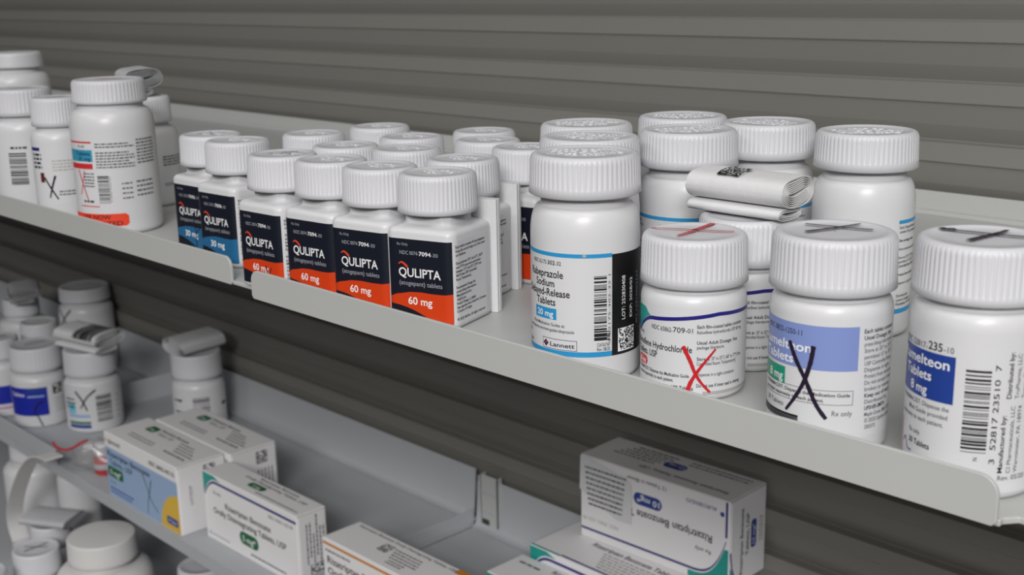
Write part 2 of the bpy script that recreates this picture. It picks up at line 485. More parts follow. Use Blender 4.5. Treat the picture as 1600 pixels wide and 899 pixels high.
lower_shelf('middle grey lower shelf carrying the blue, green and orange medicine boxes', -1.4220, -0.8440, 0.525, -0.369, 0.053, flange=-0.8442)
lower_shelf('right grey lower shelf below the big bottles, with the upside down box', -0.8425, 0.80, 0.525, -0.376, 0.054)
t = thing('metal_shelf', 'lowest shelf at the bottom left, mostly out of frame, holding big white bottles', 'shelf', (0, 0, -0.56))
mb = MB(); mb.box((-2.6, 0.38, -0.002), (0.8, 0.762, 0), SHELFG); mb.build('tray', t, bevel=0.0006)
mb = MB(); mb.box((-2.6, 0.3784, -0.03), (0.8, 0.3799, 0.0), SHELFG); mb.build('front_edge', t, bevel=0.0005)

def upright(label, xc, z0, z1, yf=0.7545):
    t = thing('slotted_upright', label, 'bracket', (xc, yf, z0))
    H = z1 - z0; mb = MB()
    mb.box((-0.013, 0.0, 0), (0.011, 0.0018, H), SHELF)
    mb.box((-0.013, 0.0, 0), (-0.0115, 0.007, H), SHELF); mb.box((0.0095, 0.0, 0), (0.011, 0.007, H), SHELF)
    mb.build('channel', t, bevel=0.0004)
    for k, (a, b) in enumerate(((H * 0.60, H * 0.66), (H * 0.22, H * 0.27))):
        mb = MB(); mb.box((-0.010, -0.0006, a), (0.0085, 0.0002, b), SHELFG); mb.build('slot', t)
    mb = MB(); mb.box((-0.010, -0.0012, 0.001), (-0.001, 0.0002, 0.006), DARKM); mb.build('hook', t)
    return t
upright('pale slotted bracket at the joint of two grey lower shelves', -0.8195, -0.369, -0.316)

# ------------------------------------------------------------------ square bottles with navy labels
SQ, RC = 0.0374, 0.0051
def square_bottle(label, dose, colr, ndc, group):
    t = thing('pill_bottle', label, 'bottle', (0, 0, 0), 0, group)
    square_body(t, SQ, RC, 0.0442, 0.0530, 0.0155)
    make_cap(t, 0.0380, 0.0713, 0.0183, 60, [('PUSH DOWN', 4.2, 2.3), ('& TURN TO', 0.2, 2.3), ('OPEN', -3.8, 2.3)], 0.16)
    _q = sq_map(SQ, RC)
    lb = Lab(lambda u, v, l: _q(u * 1.022, 157.6 - (157.6 - v) * 1.0238, l))
    a = SQ * 500 - RC * 1000; arc = RC * 1000 * PI / 2; e = 2 * a + arc
    lb.rect(-e - 10, e + a - 3.2, 6.4, 44.8, LABELW, 0.04)
    u0, u1 = -16.6, 17.6
    lb.rect(u0, u1, 6.6, 44.7, NAVY, 0.08)
    def top(u):
        x = (u - u0) / (u1 - u0)
        pts = ((0, 17.0), (.15, 18.7), (.35, 20.0), (.5, 20.3), (.7, 20.1), (.85, 20.2), (1, 20.7))
        for (p, q), (p2, q2) in zip(pts, pts[1:]):
            if x <= p2: k = (x - p) / (p2 - p); k = k * k * (3 - 2 * k) * .5 + k * .5; return q + (q2 - q) * k
        return 20.7
    def bot(u):
        x = (u - u0) / (u1 - u0)
        return max(6.7, 13.8 - 0.2 * x - 14.2 * x * x) if x < 0.80 else 6.7
    lb.strip(u0, u1, bot, top, colr, 0.11, n=36)
    lb.text('Rx Only', -11.2, 41.6, 1.25, PSILV, w=5.8)
    lb.text('NDC 0074-', -10.0, 37.5, 1.7, PSILV, w=10.2, sx=.8)
    lb.text(ndc, 0.4, 37.4, 1.9, PWHITE, w=6.4, bold=True); lb.text('-30', 7.0, 37.4, 1.7, PSILV, w=3.6)
    lb.stroke([(-10.8, 32.9), (-9.2, 33.7), (-7.5, 32.9), (-6.0, 31.6)], 0.5, 1.3, SWOOSH, 0.16)
    lb.text('QULIPTA', -10.8, 27.2, 4.1, PWHITE, w=22.6, bold=True, l=0.16)
    lb.text('(atogepant) tablets', -10.7, 23.2, 2.1, PSILV, w=23.2, l=0.15)
    lb.text(dose + ' mg', -6.2, 14.3, 3.5, PWHITE, w=13.0, bold=True, l=0.16)
    rows = ['Each tablet contains %s mg atogepant.' % dose, 'Keep this and all drugs out of the reach', 'of children.', '', 'Store between 20\u00b0C and 25\u00b0C (68\u00b0F', 'and 77\u00b0F) excursions permitted', 'between 15\u00b0C and 30\u00b0C (59\u00b0F and',
            '86\u00b0F) [see USP Controlled', 'Room Temperature].', '', 'Recommended Dosage: See', 'prescribing information.', '*Manufactured for:', 'AbbVie Inc.', 'North Chicago, IL 60064', 'See opposite side of label for Common', 'Country of Origin.', '', '\u00a9 2022 AbbVie. All rights reserved.']
    for i, r in enumerate(rows):
        if r: lb.text(r.lstrip('*'), 19.2, 41.6 - i * 1.86, 1.22, BLACK, w=min(25.5, 0.70 * len(r)), bold=True)
    lb.barcode(-30.5, -24, 10, 42, BLACK, 5, n=30)
    lb.build('label', t)
    return t
G60 = 'square bottles with navy and orange labels'
G30 = 'square bottles with navy and blue labels'
QP = [(-0.6381, .3715, 3), (-0.6000, .3658, 4), (-0.5365, .3498, 4), (-0.4983, .3540, 7), (-0.4599, .3557, 11.5), (-0.4217, .3599, 17),
      (-0.5914, .4120, 6), (-0.5881, .4582, 4), (-0.5324, .3910, 8), (-0.5330, .4377, 5), (-0.4962, .4038, 9), (-0.4452, .3972, 16), (-0.5199, .4814, 6), (-0.4881, .4546, 9), (-0.4504, .4468, 13)]
QK = 1.0238
QDX = (0, 0, .0052, .0036, .0022, .0008)
QP = [(x * QK + (QDX[i] if i < 6 else 0), y * QK, a) for i, (x, y, a) in enumerate(QP)]
q60 = square_bottle('', '60', ORANGE, '7094', G60)
q30 = square_bottle('', '30', OBLUE, '7096', G30)
QL = ['leftmost square bottle with navy and blue 30 mg label, pen mark over the dose',
      'square bottle with navy and blue 30 mg label at the gap between two shelf lips',
      'square bottle with orange 60 mg label marked by a black pen, cap also marked',
      'square orange 60 mg bottle second from the left of the clean orange front row',
      'square orange 60 mg bottle just left of the nearest one, dotted text strip beside it',
      'nearest square bottle with navy and orange 60 mg label, small print side showing',
      'square bottle whose white cap shows right behind the two blue labelled bottles',
      'farthest back left square bottle, only its white cap seen near the shelf back',
      'square bottle in second row, cap seen behind the pen marked orange one',
      'square bottle in third row, white cap in the middle of the square group',
      'square bottle directly behind the second and third front orange bottles',
      'square bottle directly behind the nearest one, plain white side showing',
      'farthest back right square bottle, cap peeking over the others by the wall',
      'square bottle one step before the farthest right one, cap top only visible',
      'square bottle at the rear right beside the tall round bottle, navy label edge showing']
qs = []
for i, (x, y, a) in enumerate(QP):
    src = q30 if i in (0, 1) else q60
    if i == 0 or i == 2: o = src; o.location = (x, y, ZO); o.rotation_euler = (0, 0, R(a)); o['label'] = QL[i]
    else: o = dup(src, QL[i], (x, y, 0), R(a))
    qs.append(o)
def part(o, nm): return [c for c in children(o) if c.name.split('.')[0] == nm][0]
for i, w in ((5, 0.0352), (11, 0.0352)):
    accordion_leaflet(qs[i], w, 0.0048, 0.0560, 0.0024, SQ / 2 + 0.0003)
accordion_leaflet(qs[14], 0.034, 0.0046, 0.0545, 0.001, SQ / 2 + 0.0003)
sq_low = lambda u, v, l: sq_map(SQ, RC)(u, v - 3.2, l)
# pen marks on individual bottles
lb = Lab(sq_low); lb.stroke([(3.0, 23.0), (5.5, 17), (5.0, 11), (5.2, 7)], 0.8, 0.8); lb.stroke([(9.5, 20), (6.5, 17.5), (5.0, 13)], 0.6, 0.5); lb.build('pen_mark', part(qs[0], 'label'))
lb = Lab(sq_low); lb.stroke([(5.0, 17.5), (6.2, 13.5), (8.5, 8.0)], 0.9, 1.0); lb.stroke([(9.5, 17), (7.0, 12), (5.8, 9)], 0.6, 0.4); lb.build('pen_mark', part(qs[2], 'label'))
lb = Lab(top_map(0.0714)); lb.stroke([(-4, -6), (0, 0), (3.5, 8)], 0.8, 1.6); lb.stroke([(-10, 2), (0, 1.4), (9, -1)], 0.3, 0.5, PENG); lb.build('pen_mark', part(qs[2], 'cap'))
lb = Lab(top_map(0.0714)); lb.stroke([(-7, -5), (0, 0), (6, 6)], 0.8, 0.6, PENG); lb.stroke([(-7, 4), (0, 0.4), (7, -3)], 0.4, 0.5, PENG); lb.build('pen_mark', part(qs[0], 'cap'))

# ------------------------------------------------------------------ big round bottles with blue banded labels
def face(x, y): return math.atan2(-x, y)          # yaw that turns a bottle's front to the aisle corner the photographer stood in
RB = 0.0223
RWORDS = [('CLOSE TIGHTLY', 6.5, 2.7), ('PUSH DOWN', 1.6, 3.4), ('WHILE TURNING', -3.4, 2.9), ('TO OPEN', -8.2, 2.7)]
def banded_bottle(label):
    t = thing('pill_bottle', label, 'bottle', (0, 0, 0), 0, 'large round bottles with blue banded labels')
    round_body(t, RB, 0.0745, 0.0178, 0.0585)
    make_cap(t, 0.045, 0.0907, 0.0163, 66, RWORDS, 0.24)
    lb = Lab(cyl_map(RB))
    lb.rect(-56, 32, 11.4, 53.4, LABELW, 0.04)
    for a, b in ((-56, 10.9),): lb.rect(a, b, 51.8, 53.4, CYAN, 0.08); lb.rect(a, b, 11.4, 13.5, CYAN, 0.08)
    lb.rect(10.9, 32, 11.4, 52.9, BLK2, 0.09)
    c = -18.2
    lb.text('NDC 62175-', -25.4, 48.4, 1.6, BLACK, w=9.0); lb.text('302', -16.2, 48.4, 1.7, BLACK, w=3.6, bold=True); lb.text('-32', -12.4, 48.4, 1.6, BLACK, w=2.6)
    lb.text('Rabeprazole', c, 43.2, 3.0, BLACK, w=18.5, al='C', bold=True)
    lb.text('Sodium', c, 39.4, 2.9, BLACK, w=10.6, al='C', bold=True)
    lb.text('Delayed-Release', c + .2, 35.6, 3.0, BLACK, w=23.6, al='C', bold=True)
    lb.text('Tablets', c + .3, 31.8, 2.9, BLACK, w=10.8, al='C', bold=True)
    lb.rect(-24.3, -12.1, 25.9, 30.5, CYAN, 0.08); lb.text('20 mg', c, 27.0, 2.5, PWHITE, w=9.2, al='C', bold=True)
    lb.text('Print Medication Guides at:', c + 1.0, 23.2, 1.35, BLACK, w=17.6, al='C', sx=.6)
    lb.text('www.lannett.com/med-guide/rabeprazole', -30.0, 21.0, 1.35, BLACK, w=25.5, sx=.6)
    lb.text('Rx Only', -33.5, 18.6, 1.3, BLACK, w=4.5); lb.text('30 Tablets', -34.0, 14.6, 1.3, BLACK, w=6.6)
    lb.frame(-19.4, -3.4, 13.75, 18.1, DNAVY, 0.22)
    lb.text('Lannett', -15.3, 14.95, 1.75, DNAVY, w=10.9, bold=True)
    for du, dv in ((0, .75), (0, -.75), (.75, 0), (-.75, 0)): lb.pill(-17.6 + du - .6, -17.6 + du + .6, 15.9 + dv - .6, 15.9 + dv + .6, mat('print_maroon', (92, 26, 54), .4) if du or dv > 0 else DNAVY, 0.1)
    lb.barcode(3.4, 8.6, 18.4, 45, BLACK, 11, n=30); lb.barcode(3.4, 10.1, 18.2, 22.5, BLACK, 12, n=5)
    lb.text('3 62175-302-32 1', 10.2, 17.0, 0.95, GREYT, w=28, rot=90)
    lb.text('CIA76376F', 4.6, 15.7, 1.45, BLACK, w=5.4); lb.text('Rev. 08/20', 4.6, 13.9, 1.45, BLACK, w=5.4)
    lb.text('LOT: 252830408', 17.4, 25.6, 1.75, PWHITE, w=18, rot=90); lb.text('EXP: 2028/02', 21.8, 25.8, 1.6, PWHITE, w=16.4, rot=90)
    lb.text('SN 12315602124', 26.6, 22.0, 1.5, PSILV, w=22, rot=90)
    lb.matrix(13.7, 12.6, 9.6, PWHITE, 20, 4)
    rows = ['Each Delayed-Release Tablet', 'contains 20 mg rabeprazole sodium', '', '*See package insert', '', 'Store and protect from moisture', '', 'Store at 25\u00b0C (77\u00b0F) excursions', 'permitted 15\u00b0-30\u00b0C (59\u00b0- 86\u00b0F)', '*Controlled Room Temperature', '', '*Protect from moisture', '', 'Dispense in a tight container USP', '', '', 'Distributed by', 'Lannett Company, Inc.', 'Philadelphia, PA 19136']
    for i, r in enumerate(rows):
        if r: lb.text(r.lstrip('*'), -55.4, 49.6 - i * 1.92, 1.25, BLACK, w=min(18.5, .62 * len(r)), bold=r[0] == '*')
    lb.build('label', t)
    return t
r1 = banded_bottle('nearest large round bottle with blue banded label and black side panel')
r1.location = (-.3275, .3579, ZO); r1.rotation_euler = (0, 0, face(-.3275, .3579))
dup(r1, 'large round bottle directly behind the nearest blue banded one', (-.3603, .3968, 0), face(-.36, .397) - .5)
dup(r1, 'third large round bottle in line, farthest behind the nearest blue banded one', (-.3951, .4329, 0), face(-.395, .432) + .3)
dup(r1, 'large round bottle with blue band showing, behind the red crossed cap', (-.3411, .4426, 0), face(-.3411, .4426) + .56)
dup(r1, 'large round bottle at the wall, cap just visible behind the other caps', (-.3780, .4855, 0), face(-.376, .48) + .2)
dup(r1, 'large round bottle at the back behind the big rolled leaflet', (-.3300, .4890, 0), face(-.33, .487) + 2.6)
dup(r1, 'large round bottle standing apart at the right, blue banded label edge at its right', (-.2764, .4864, 0), face(-.2764, .4864) + 73 / 22.3)
lb = Lab(cyl_map(RB)); lb.pill(-1.2, .4, 52.2, 53.4, PALEG, .14); lb.build('label_nick', part(r1, 'label'))

# ------------------------------------------------------------------ round bottles with the indigo line
def indigo_bottle(label):
    r = .0205
    t = thing('pill_bottle', label, 'bottle', (0, 0, 0), 0, 'round bottles with indigo lined labels')
    round_body(t, r, .0435, .0175, .0365)
    make_cap(t, .0414, .0625, .0188, 62, None, .2)
    lb = Lab(cyl_map(r))
    lb.rect(-30, 32, 3.2, 35.5, LABELW, 0.04)
    def ln(u):
        if u < -16: k = (-16 - u) / 11.0; return 31.6 - 6.5 * min(1, k) ** 2
        return 31.6 + 3.1 * min(1, (u + 16) / 26) - (.3 * max(0, (u - 10) / 10))
    lb.strip(-30, 32, lambda u: ln(u) - .75, lambda u: ln(u) + .75, INDIGO, 0.09, n=60)
    lb.strip(-30, -18.5, lambda u: ln(u) + .9, lambda u: 35.0 - max(0, u + 22) * .9, TEAL, 0.08, n=12)
    lb.text('NDC 65862-', -17.6, 27.4, 1.75, BLACK, w=9.8); lb.text('709', -7.6, 27.5, 2.1, BLACK, w=4.6); lb.text('-01', -2.8, 27.6, 1.75, BLACK, w=2.8)
    lb.text('Rx only', -28.0, 24.0, 1.5, BLACK, w=4.8)
    lb.text('Raloxifene Hydrochloride', -29.6, 19.8, 2.55, BLACK, w=29.4, bold=True)
    lb.text('Tablets, USP', -28.2, 16.2, 2.55, BLACK, w=13.6, bold=True)
    lb.pill(-28.5, -20.2, 11.6, 15.4, REDP, .09); lb.text('60 mg', -27, 12.5, 1.9, PWHITE, w=5.4, bold=True)
    lb.text('PHARMACIST: Dispense the Medication Guide', -27.6, 9.9, 1.35, BLACK, w=26.4, bold=True)
    lb.text('provided separately to each patient.', -27.6, 7.8, 1.35, BLACK, w=20.4, bold=True)
    lb.text('100 Tablets', -7.8, 4.9, 1.6, BLACK, w=8.2, bold=True)
    lb.stroke([(-26, 4.2), (-23, 5.0), (-20, 3.9)], .7, .5, INDIGO, .12)
    rows = [('*Each film-coated tablet contains', 30.1, 20), ('Raloxifene hydrochloride USP 60 mg', 28.0, 20), ('*Usual Adult Dosage: See', 23.9, 17.6), ('package literature.', 22.0, 11.0), ('*Store at', 17.5, 5.0), ('20\u00b0 to 25\u00b0C (68\u00b0 to 77\u00b0F) [see', 17.5, 14.5), ('Controlled Room Temperature].', 15.6, 17.2),
            ('Dispense in a tight container.', 11.3, 16.4), ('*Do not use if inner seal is missing', 6.9, 19.6)]
    for s, v, w in rows:
        lb.text(s.lstrip('*'), 7.2 if s.startswith('20') else 1.6, v - .7, 1.35, BLACK, w=w, bold=s[0] == '*')
    lb.rect(4, 32, 3.1, 4.4, PALEG, .08)
    lb.build('label', t)
    return t
a1 = indigo_bottle('round bottle with red X on label and red cross on its cap')
a1.location = (-.2809, .3694, ZO); a1.rotation_euler = (0, 0, face(-.2809, .3694))
a2 = dup(a1, 'round bottle with the big rolled leaflet lying on its cap', (-.2862, .4125, 0), face(-.2862, .4125) - 2.9 / 20.5)
lb = Lab(cyl_map(.0205))
lb.stroke([(-3.6, 22.4), (-1.0, 17), (1.0, 12), (3.4, 8), (6.9, 4.0)], 1.7, .9, PENR); lb.stroke([(8.9, 21.2), (4.5, 16), (1.5, 11.8), (-.6, 8), (-1.6, 4.9)], .8, 1.8, PENR)
lb.build('pen_mark', part(a1, 'label'))
fr = face(-.2809, .3694)
lb = Lab(top_map(.0626)); lb.stroke([(-17, 5.0), (-8, 3.6), (0, 1.8), (8, .0), (15, -.4)], 1.1, 1.5, PENR); lb.stroke([(-6.5, -9.5), (-2.5, -3.5), (0, 1.5), (4.0, 9), (7.2, 15.0)], 1.6, 2.4, PENR); lb.build('pen_mark', part(a1, 'cap'))

def nearer(f, k): return lambda u, v, l: f(u * k, 157.6 - (157.6 - v) * k, l)
# ------------------------------------------------------------------ round bottles crossed out in black, at the right
t = thing('pill_bottle', 'round bottle with pale blue panel and a big black X across the label', 'bottle', (-.2129, .3570, 0), face(-.2129, .3570))
r = .0206
round_body(t, r, .0547, .0175, .0478)
c1 = make_cap(t, .0423, .0740, .0188, 64, None, .2)
lb = Lab(nearer(cyl_map(r), .9735))
lb.rect(-38, 30, 3.0, 43.0, LABELW, .04)
lb.rect(-38, 10.0, 27.1, 42.7, LBLUE, .08)
lb.text('NDC 0832-1250-11', -27.4, 38.6, 1.9, DNAVY, w=18.0)
lb.text('Ramelteon', -30.2, 33.0, 3.3, PWHITE, w=24.4, bold=True, l=.17); lb.text('Tablets', -28.6, 28.4, 3.2, PWHITE, w=16.2, bold=True, l=.17)
lb.rect(-33, -15.8, 19.9, 26.1, TEALG, .08); lb.text('8 mg', -25.0, 21.2, 3.0, PWHITE, w=8.2, bold=True, l=.16)
lb.frame(-33, 8.8, 15.0, 20.0 + .2, GREYT, .2)
lb.text('PHARMACIST: Dispense the Medication Guide', -27.5, 18.0, 1.25, BLACK, w=35.2, bold=True); lb.text('provided separately to each patient.', -27.5, 15.9, 1.25, BLACK, w=26.5, bold=True)
lb.text('30 Tablets', -26.2, 11.9, 1.7, GREYT, w=10.2); lb.text('Rx only', 1.8, 11.2, 1.85, GREYT, w=6.9)
lb.rect(-33, -9.8, 9.0, 9.8, BLACK, .08); lb.rect(-33, -9.8, 7.4, 9.0, GREYT, .07)
for i in range(4): lb.greek(-32, 8.4 - i * .45, 21, .28, BLACK, i)
rows = ['*Each tablet contains', '*Usual Dosage: See', 'prescribing information', 'Store at 20\u00b0 to 25\u00b0C', 'permitted 15\u00b0 to 30\u00b0C', 'USP Controlled Room', 'Dispense in tight', 'Protect from moisture', 'Do not accept if seal', 'broken or missing.', '*Keep out of reach', 'Distributed by:', '*UPSHER-SMITH', 'Maple Grove, MN 55369', '\u00a9 2020 Upsher-Smith', '200373']
for i, s in enumerate(rows): lb.text(s.lstrip('*'), 11.8 + .12 * i, 40.2 - i * 2.29, 1.45, BLACK if s[0] == '*' else GREYT, w=min(15.5, .80 * len(s)), bold=s[0] == '*')
L1 = lb.build('label', t)
lb = Lab(nearer(cyl_map(r), .9735)); lb.stroke([(-14.2, 36.0), (-11.4, 30), (-7.4, 23), (-3.6, 15), (.0, 10.0)], 1.7, 1.4); lb.stroke([(-5.2, 35.6), (-6.0, 29.5), (-8.2, 22), (-11.6, 15.5), (-14.8, 10.8)], 1.8, 1.1); lb.build('pen_mark', L1)
lb = Lab(top_map(.0741)); lb.stroke([(-9.5, -5.5), (0, 2.5), (8.5, 11)], 2.2, 1.3); lb.stroke([(-10, 8.0), (0, 4.5), (12.5, 1.0)], 1.5, 1.7); lb.build('pen_mark', c1)

t = thing('pill_bottle', 'rightmost round bottle with dark blue panel, sideways barcode and black cross on cap', 'bottle', (-.1611, .3571, 0), face(-.1611, .3571))
r = .0204
round_body(t, r, .0612, .0172, .0530)
c2 = make_cap(t, .0411, .0790, .0178, 70, None, .17)
lb = Lab(cyl_map(r))
lb.rect(-36, 29, 3.0, 49.0, LABELW, .04)
lb.rect(-36, -5.5, 30.2, 45.3, DBLUE, .08)
lb.text('NDC 52817-', -28.8, 46.0, 1.9, GREYT, w=13.6); lb.text('235', -14.8, 46.2, 2.6, BLACK, w=5.0, bold=True); lb.text('-10', -9.4, 46.3, 1.9, GREYT, w=3.2)
lb.text('Ramelteon', -29.0, 40.8, 3.2, PWHITE, w=21.8, bold=True, l=.17); lb.text('Tablets', -26.0, 36.2, 3.1, PWHITE, w=13.0, bold=True, l=.17); lb.text('8 mg', -22.4, 31.6, 2.9, PWHITE, w=8.0, bold=True, l=.16)
lb.text('PHARMACIST: Dispense the', -27.5, 27.6, 1.5, GREYT, w=21.0); lb.text('Med Guide provided', -22.6, 25.0, 1.5, GREYT, w=15.8); lb.text('separately to each patient.', -27.5, 22.4, 1.5, GREYT, w=19.5)
lb.text('Rx only', -21.6, 17.6, 1.6, GREYT, w=5.4); lb.text('30 Tablets', -21.5, 14.0, 1.9, BLACK, w=9.4, bold=True)
lb.rect(-28.5, -27.6, 6, 20, REDP, .09); lb.stroke([(-26, 12.5), (-24, 14.5), (-22.5, 11.5), (-20, 11.2)], .5, .4, INDIGO, .12)
lb.barcode(-2.4, 4.9, 16, 42.6, BLACK, 21, n=30)
lb.text('3  52817 23510  7', 7.6, 12.6, 1.7, BLACK, w=31.5, rot=90); lb.text('N', 2.6, 13.4, 1.3, BLACK, rot=90)
lb.text('Manufactured by:', 10.2, 9.6, 1.5, BLACK, w=18.5, rot=90, bold=True); lb.text('Distributed by:', 11.3, 33.4, 1.5, BLACK, w=14.5, rot=90, bold=True)
for i, (s, s2) in enumerate((('CI Pharmaceuticals, LLC', 'TruPharma, LLC'), ('Warminster, PA 18974', 'Tampa, FL 33609'))): lb.text(s, 12.9 + i * 2.4, 9.4, 1.4, GREYT, w=21.5, rot=90); lb.text(s2, 13.9 + i * 2.4, 33.2, 1.4, GREYT, w=14, rot=90)
lb.text('Rev. 05/20', 9.0, 7.2, 1.6, GREYT, w=9.4)
lb.build('label', t)
lb = Lab(top_map(.0791)); lb.stroke([(-4.5, -9), (0, -1.5), (3.5, 4), (6.5, 10)], 2.6, 1.5); lb.stroke([(-13, 6.5), (-4, 4.0), (2, 2.4), (13, .4)], 1.7, 1.7); lb.stroke([(-13.5, 6.8), (-12.5, 8.2), (-11.4, 6.4), (-10, 8.0), (-8.6, 5.8)], 1.4, 1.1); lb.build('pen_mark', c2)

# leaflet on the second indigo bottle
def code(lb): lb.matrix(-9.5, -46, 11, BLACK, 14, 9, sv=48)
rolled_leaflet('big rolled white leaflet with black printed code on a round bottle cap', (-.2870, .4130, .0627), R(0), .046, .0235, .0128, 7, True, code)

# ------------------------------------------------------------------ left end of the upper shelf
t = thing('pill_bottle', 'tall wide bottle with red X and red USE NOW sticker on the shelf edge', 'bottle', (-.7640, .3722, 0), face(-.764, .3722))
r = .0271
round_body(t, r, .0856, .0208, .0690)
c3 = make_cap(t, .0473, .0998, .0152, 56, None, .15)
lb = Lab(nearer(cyl_map(r), .9655))
lb.rect(-40, 36, 9.5, 59.5, LABELW, .04)
lb.rect(-38, -15.5, 57.0, 58.2, REDP, .08); lb.rect(-38, -15.4, 44.7, 52.6, mat('print_sky', (58, 150, 186), .4), .08); lb.rect(-38, -15.8, 39.7, 43.4, REDP, .08)
lb.text('Tablets', -30, 48.8, 2.6, BLACK, w=13, bold=True); lb.text('25 mg', -28, 45.4, 2.4, BLACK, w=11, bold=True); lb.text('Rx only', -27, 54.2, 1.8, BLACK, w=6)
for i in range(9):
    if i != 2: lb.greek(-13, 56.0 - i * 1.95, 26 if i % 3 else 22, .95, GREYT, i)
for i in range(8): lb.greek(14.6, 57.5 - i * 2.2, 16, 1.1, GREYT, i + 20)
for i in range(5): lb.greek(-24, 36.0 - i * 2.1, 8.5, 1.0, GREYT, i + 40)
lb.barcode(-13.2, -5.6, 16.6, 35.4, BLACK, 31, n=26)
lb.text('3 1672 9151 01', -4.4, 17.2, 1.0, GREYT, w=17, rot=90)
for i in range(4): lb.greek(2.5, 29.0 - i * 3.3, 7, 1.0, GREYT, i + 60); lb.greek(12.5, 29.4 - i * 3.1, 14, 1.2, GREYT, i + 70)
lb.greek(-26, 17.0, 9, 1.4, BLACK, 5); lb.rect(-30, -13.5, 14.0, 14.7, REDP, .08)
L3 = lb.build('label', t)
lb = Lab(nearer(cyl_map(r), .9655)); lb.pill(-42, 5.2, .8, 9.3, STICK, .1, 1.6); lb.text('USE NOW', -28.5, 5.6, 2.9, BLACK, w=22, bold=True); lb.text('OUTDATED', -30, 1.4, 2.9, BLACK, w=31, bold=True); lb.build('sticker', t)
lb = Lab(nearer(cyl_map(r), .9655)); lb.stroke([(-28.5, 39), (-25, 28), (-21.5, 18)], 1.0, .7, PENR); lb.stroke([(-23, 38.5), (-25.5, 30), (-28.5, 22)], .7, .6, PENR); lb.build('pen_mark', L3)
lb = Lab(top_map(.0999)); lb.stroke([(-8, 6), (0, 0), (9, -6)], 1.2, .8, PENR); lb.stroke([(-7, -6), (1, 1), (9, 8)], 1.0, .8, PENR); lb.build('pen_mark', c3)

def simple_bottle(label, loc, r, h, cD, cH, group=None, yaw=0.0, neck=None, ribs=48, plain=False, dome=0.0, m=WHITE, band=0.18):
    t = thing('pill_bottle', label, 'bottle', loc, face(loc[0], loc[1]) + yaw, group)
    zn = h - cH - .0003
    round_body(t, r, zn, neck or cD * .42, zn - (r * .38 + .002), m)
    c = make_cap(t, cD, h, cH, ribs, None, band, CAPW if m is WHITE else m, dome, plain)
    return t, c
GL = 'white bottles at the left end of the upper shelf'
t, c = simple_bottle('small white bottle with black X just left of the red sticker bottle', (-.8320, .3655, 0), .0193, .0850, .0347, .0198, GL)
lb = Lab(nearer(cyl_map(.0193), .966)); lb.rect(-28, 26, 8, 48, LABELW, .04); lb.rect(-26, -16, 45.5, 48, INDIGO, .08); lb.rect(-17.5, -14, 23, 30, mat('print_brown', (92, 40, 34), .4), .09)
for i in range(4): lb.greek(-24, 42 - i * 3.0, 9, 1.7, BLACK, i)
for i in range(4): lb.greek(-7, 38 - i * 2.2, 22, 1.0, PALEG, i + 9)
for i in range(2): lb.greek(-4, 16 - i * 2.2, 26, 1.0, GREYT, i + 19)
L = lb.build('label', t); lb = Lab(nearer(cyl_map(.0193), .966)); lb.stroke([(-14, 27), (-9, 18), (-5, 11)], 1.3, 1.1); lb.stroke([(-5.6, 28), (-8.5, 20), (-11, 12)], 1.6, .9); lb.build('pen_mark', L)
lb = Lab(top_map(.0851)); lb.stroke([(-7, -5), (0, 0), (7, 6)], .9, .7); lb.stroke([(-7, 4), (7, -4)], .7, .7); lb.build('pen_mark', c)
t, c = simple_bottle('wide white bottle with barcode, cut off by the left edge, front of its pair', (-.8985, .3690, 0), .0236, .0875, .0433, .0193, GL)
lb = Lab(nearer(cyl_map(.0236), .962)); lb.rect(-30, 32, 8, 48, LABELW, .04); lb.barcode(-14, -1, 14, 39, BLACK, 7, n=22); lb.greek(-12, 41, 12, 1.6, BLACK, 3)
for i in range(6): lb.greek(12 + i * 2.2, 22, 20, .9, GREYT, i, rot=90)
lb.matrix(13, 11, 9, GREYT, 12, 6); lb.build('label', t)
lb = Lab(top_map(.0876)); lb.stroke([(-8, -6), (0, 0), (8, 7)], 1.1, .8); lb.stroke([(-9, 5), (8, -4)], .8, .7); lb.build('pen_mark', c)
t, c = simple_bottle('white bottle with plain domed cap behind the barcode bottle at the left edge', (-1.0290, .4200, 0), .0270, .1070, .0460, .0125, GL, plain=True, dome=.0012)
lb = Lab(cyl_map(.0270)); lb.rect(-34, 34, 10, 56, LABELW, .04); lb.build('label', t)
t, c = simple_bottle('white bottle under a rolled leaflet, behind the red sticker bottle', (-.8348, .4352, 0), .0205, .080, .034, .0190, GL)
lb = Lab(cyl_map(.0205)); lb.rect(-28, 30, 8, 46, LABELW, .04)
for i in range(4): lb.greek(8, 36 - i * 2.0, 18, 1.1, GREYT, i)
lb.rect(8, 27, 15, 17.5, PALEG, .08); lb.build('label', t)
rolled_leaflet('rolled leaflet on the cap behind the red sticker bottle at upper left', (-.8420, .4340, .0802), R(-14), .032, .028, .0150, 6, True, None, m=PAPERG)

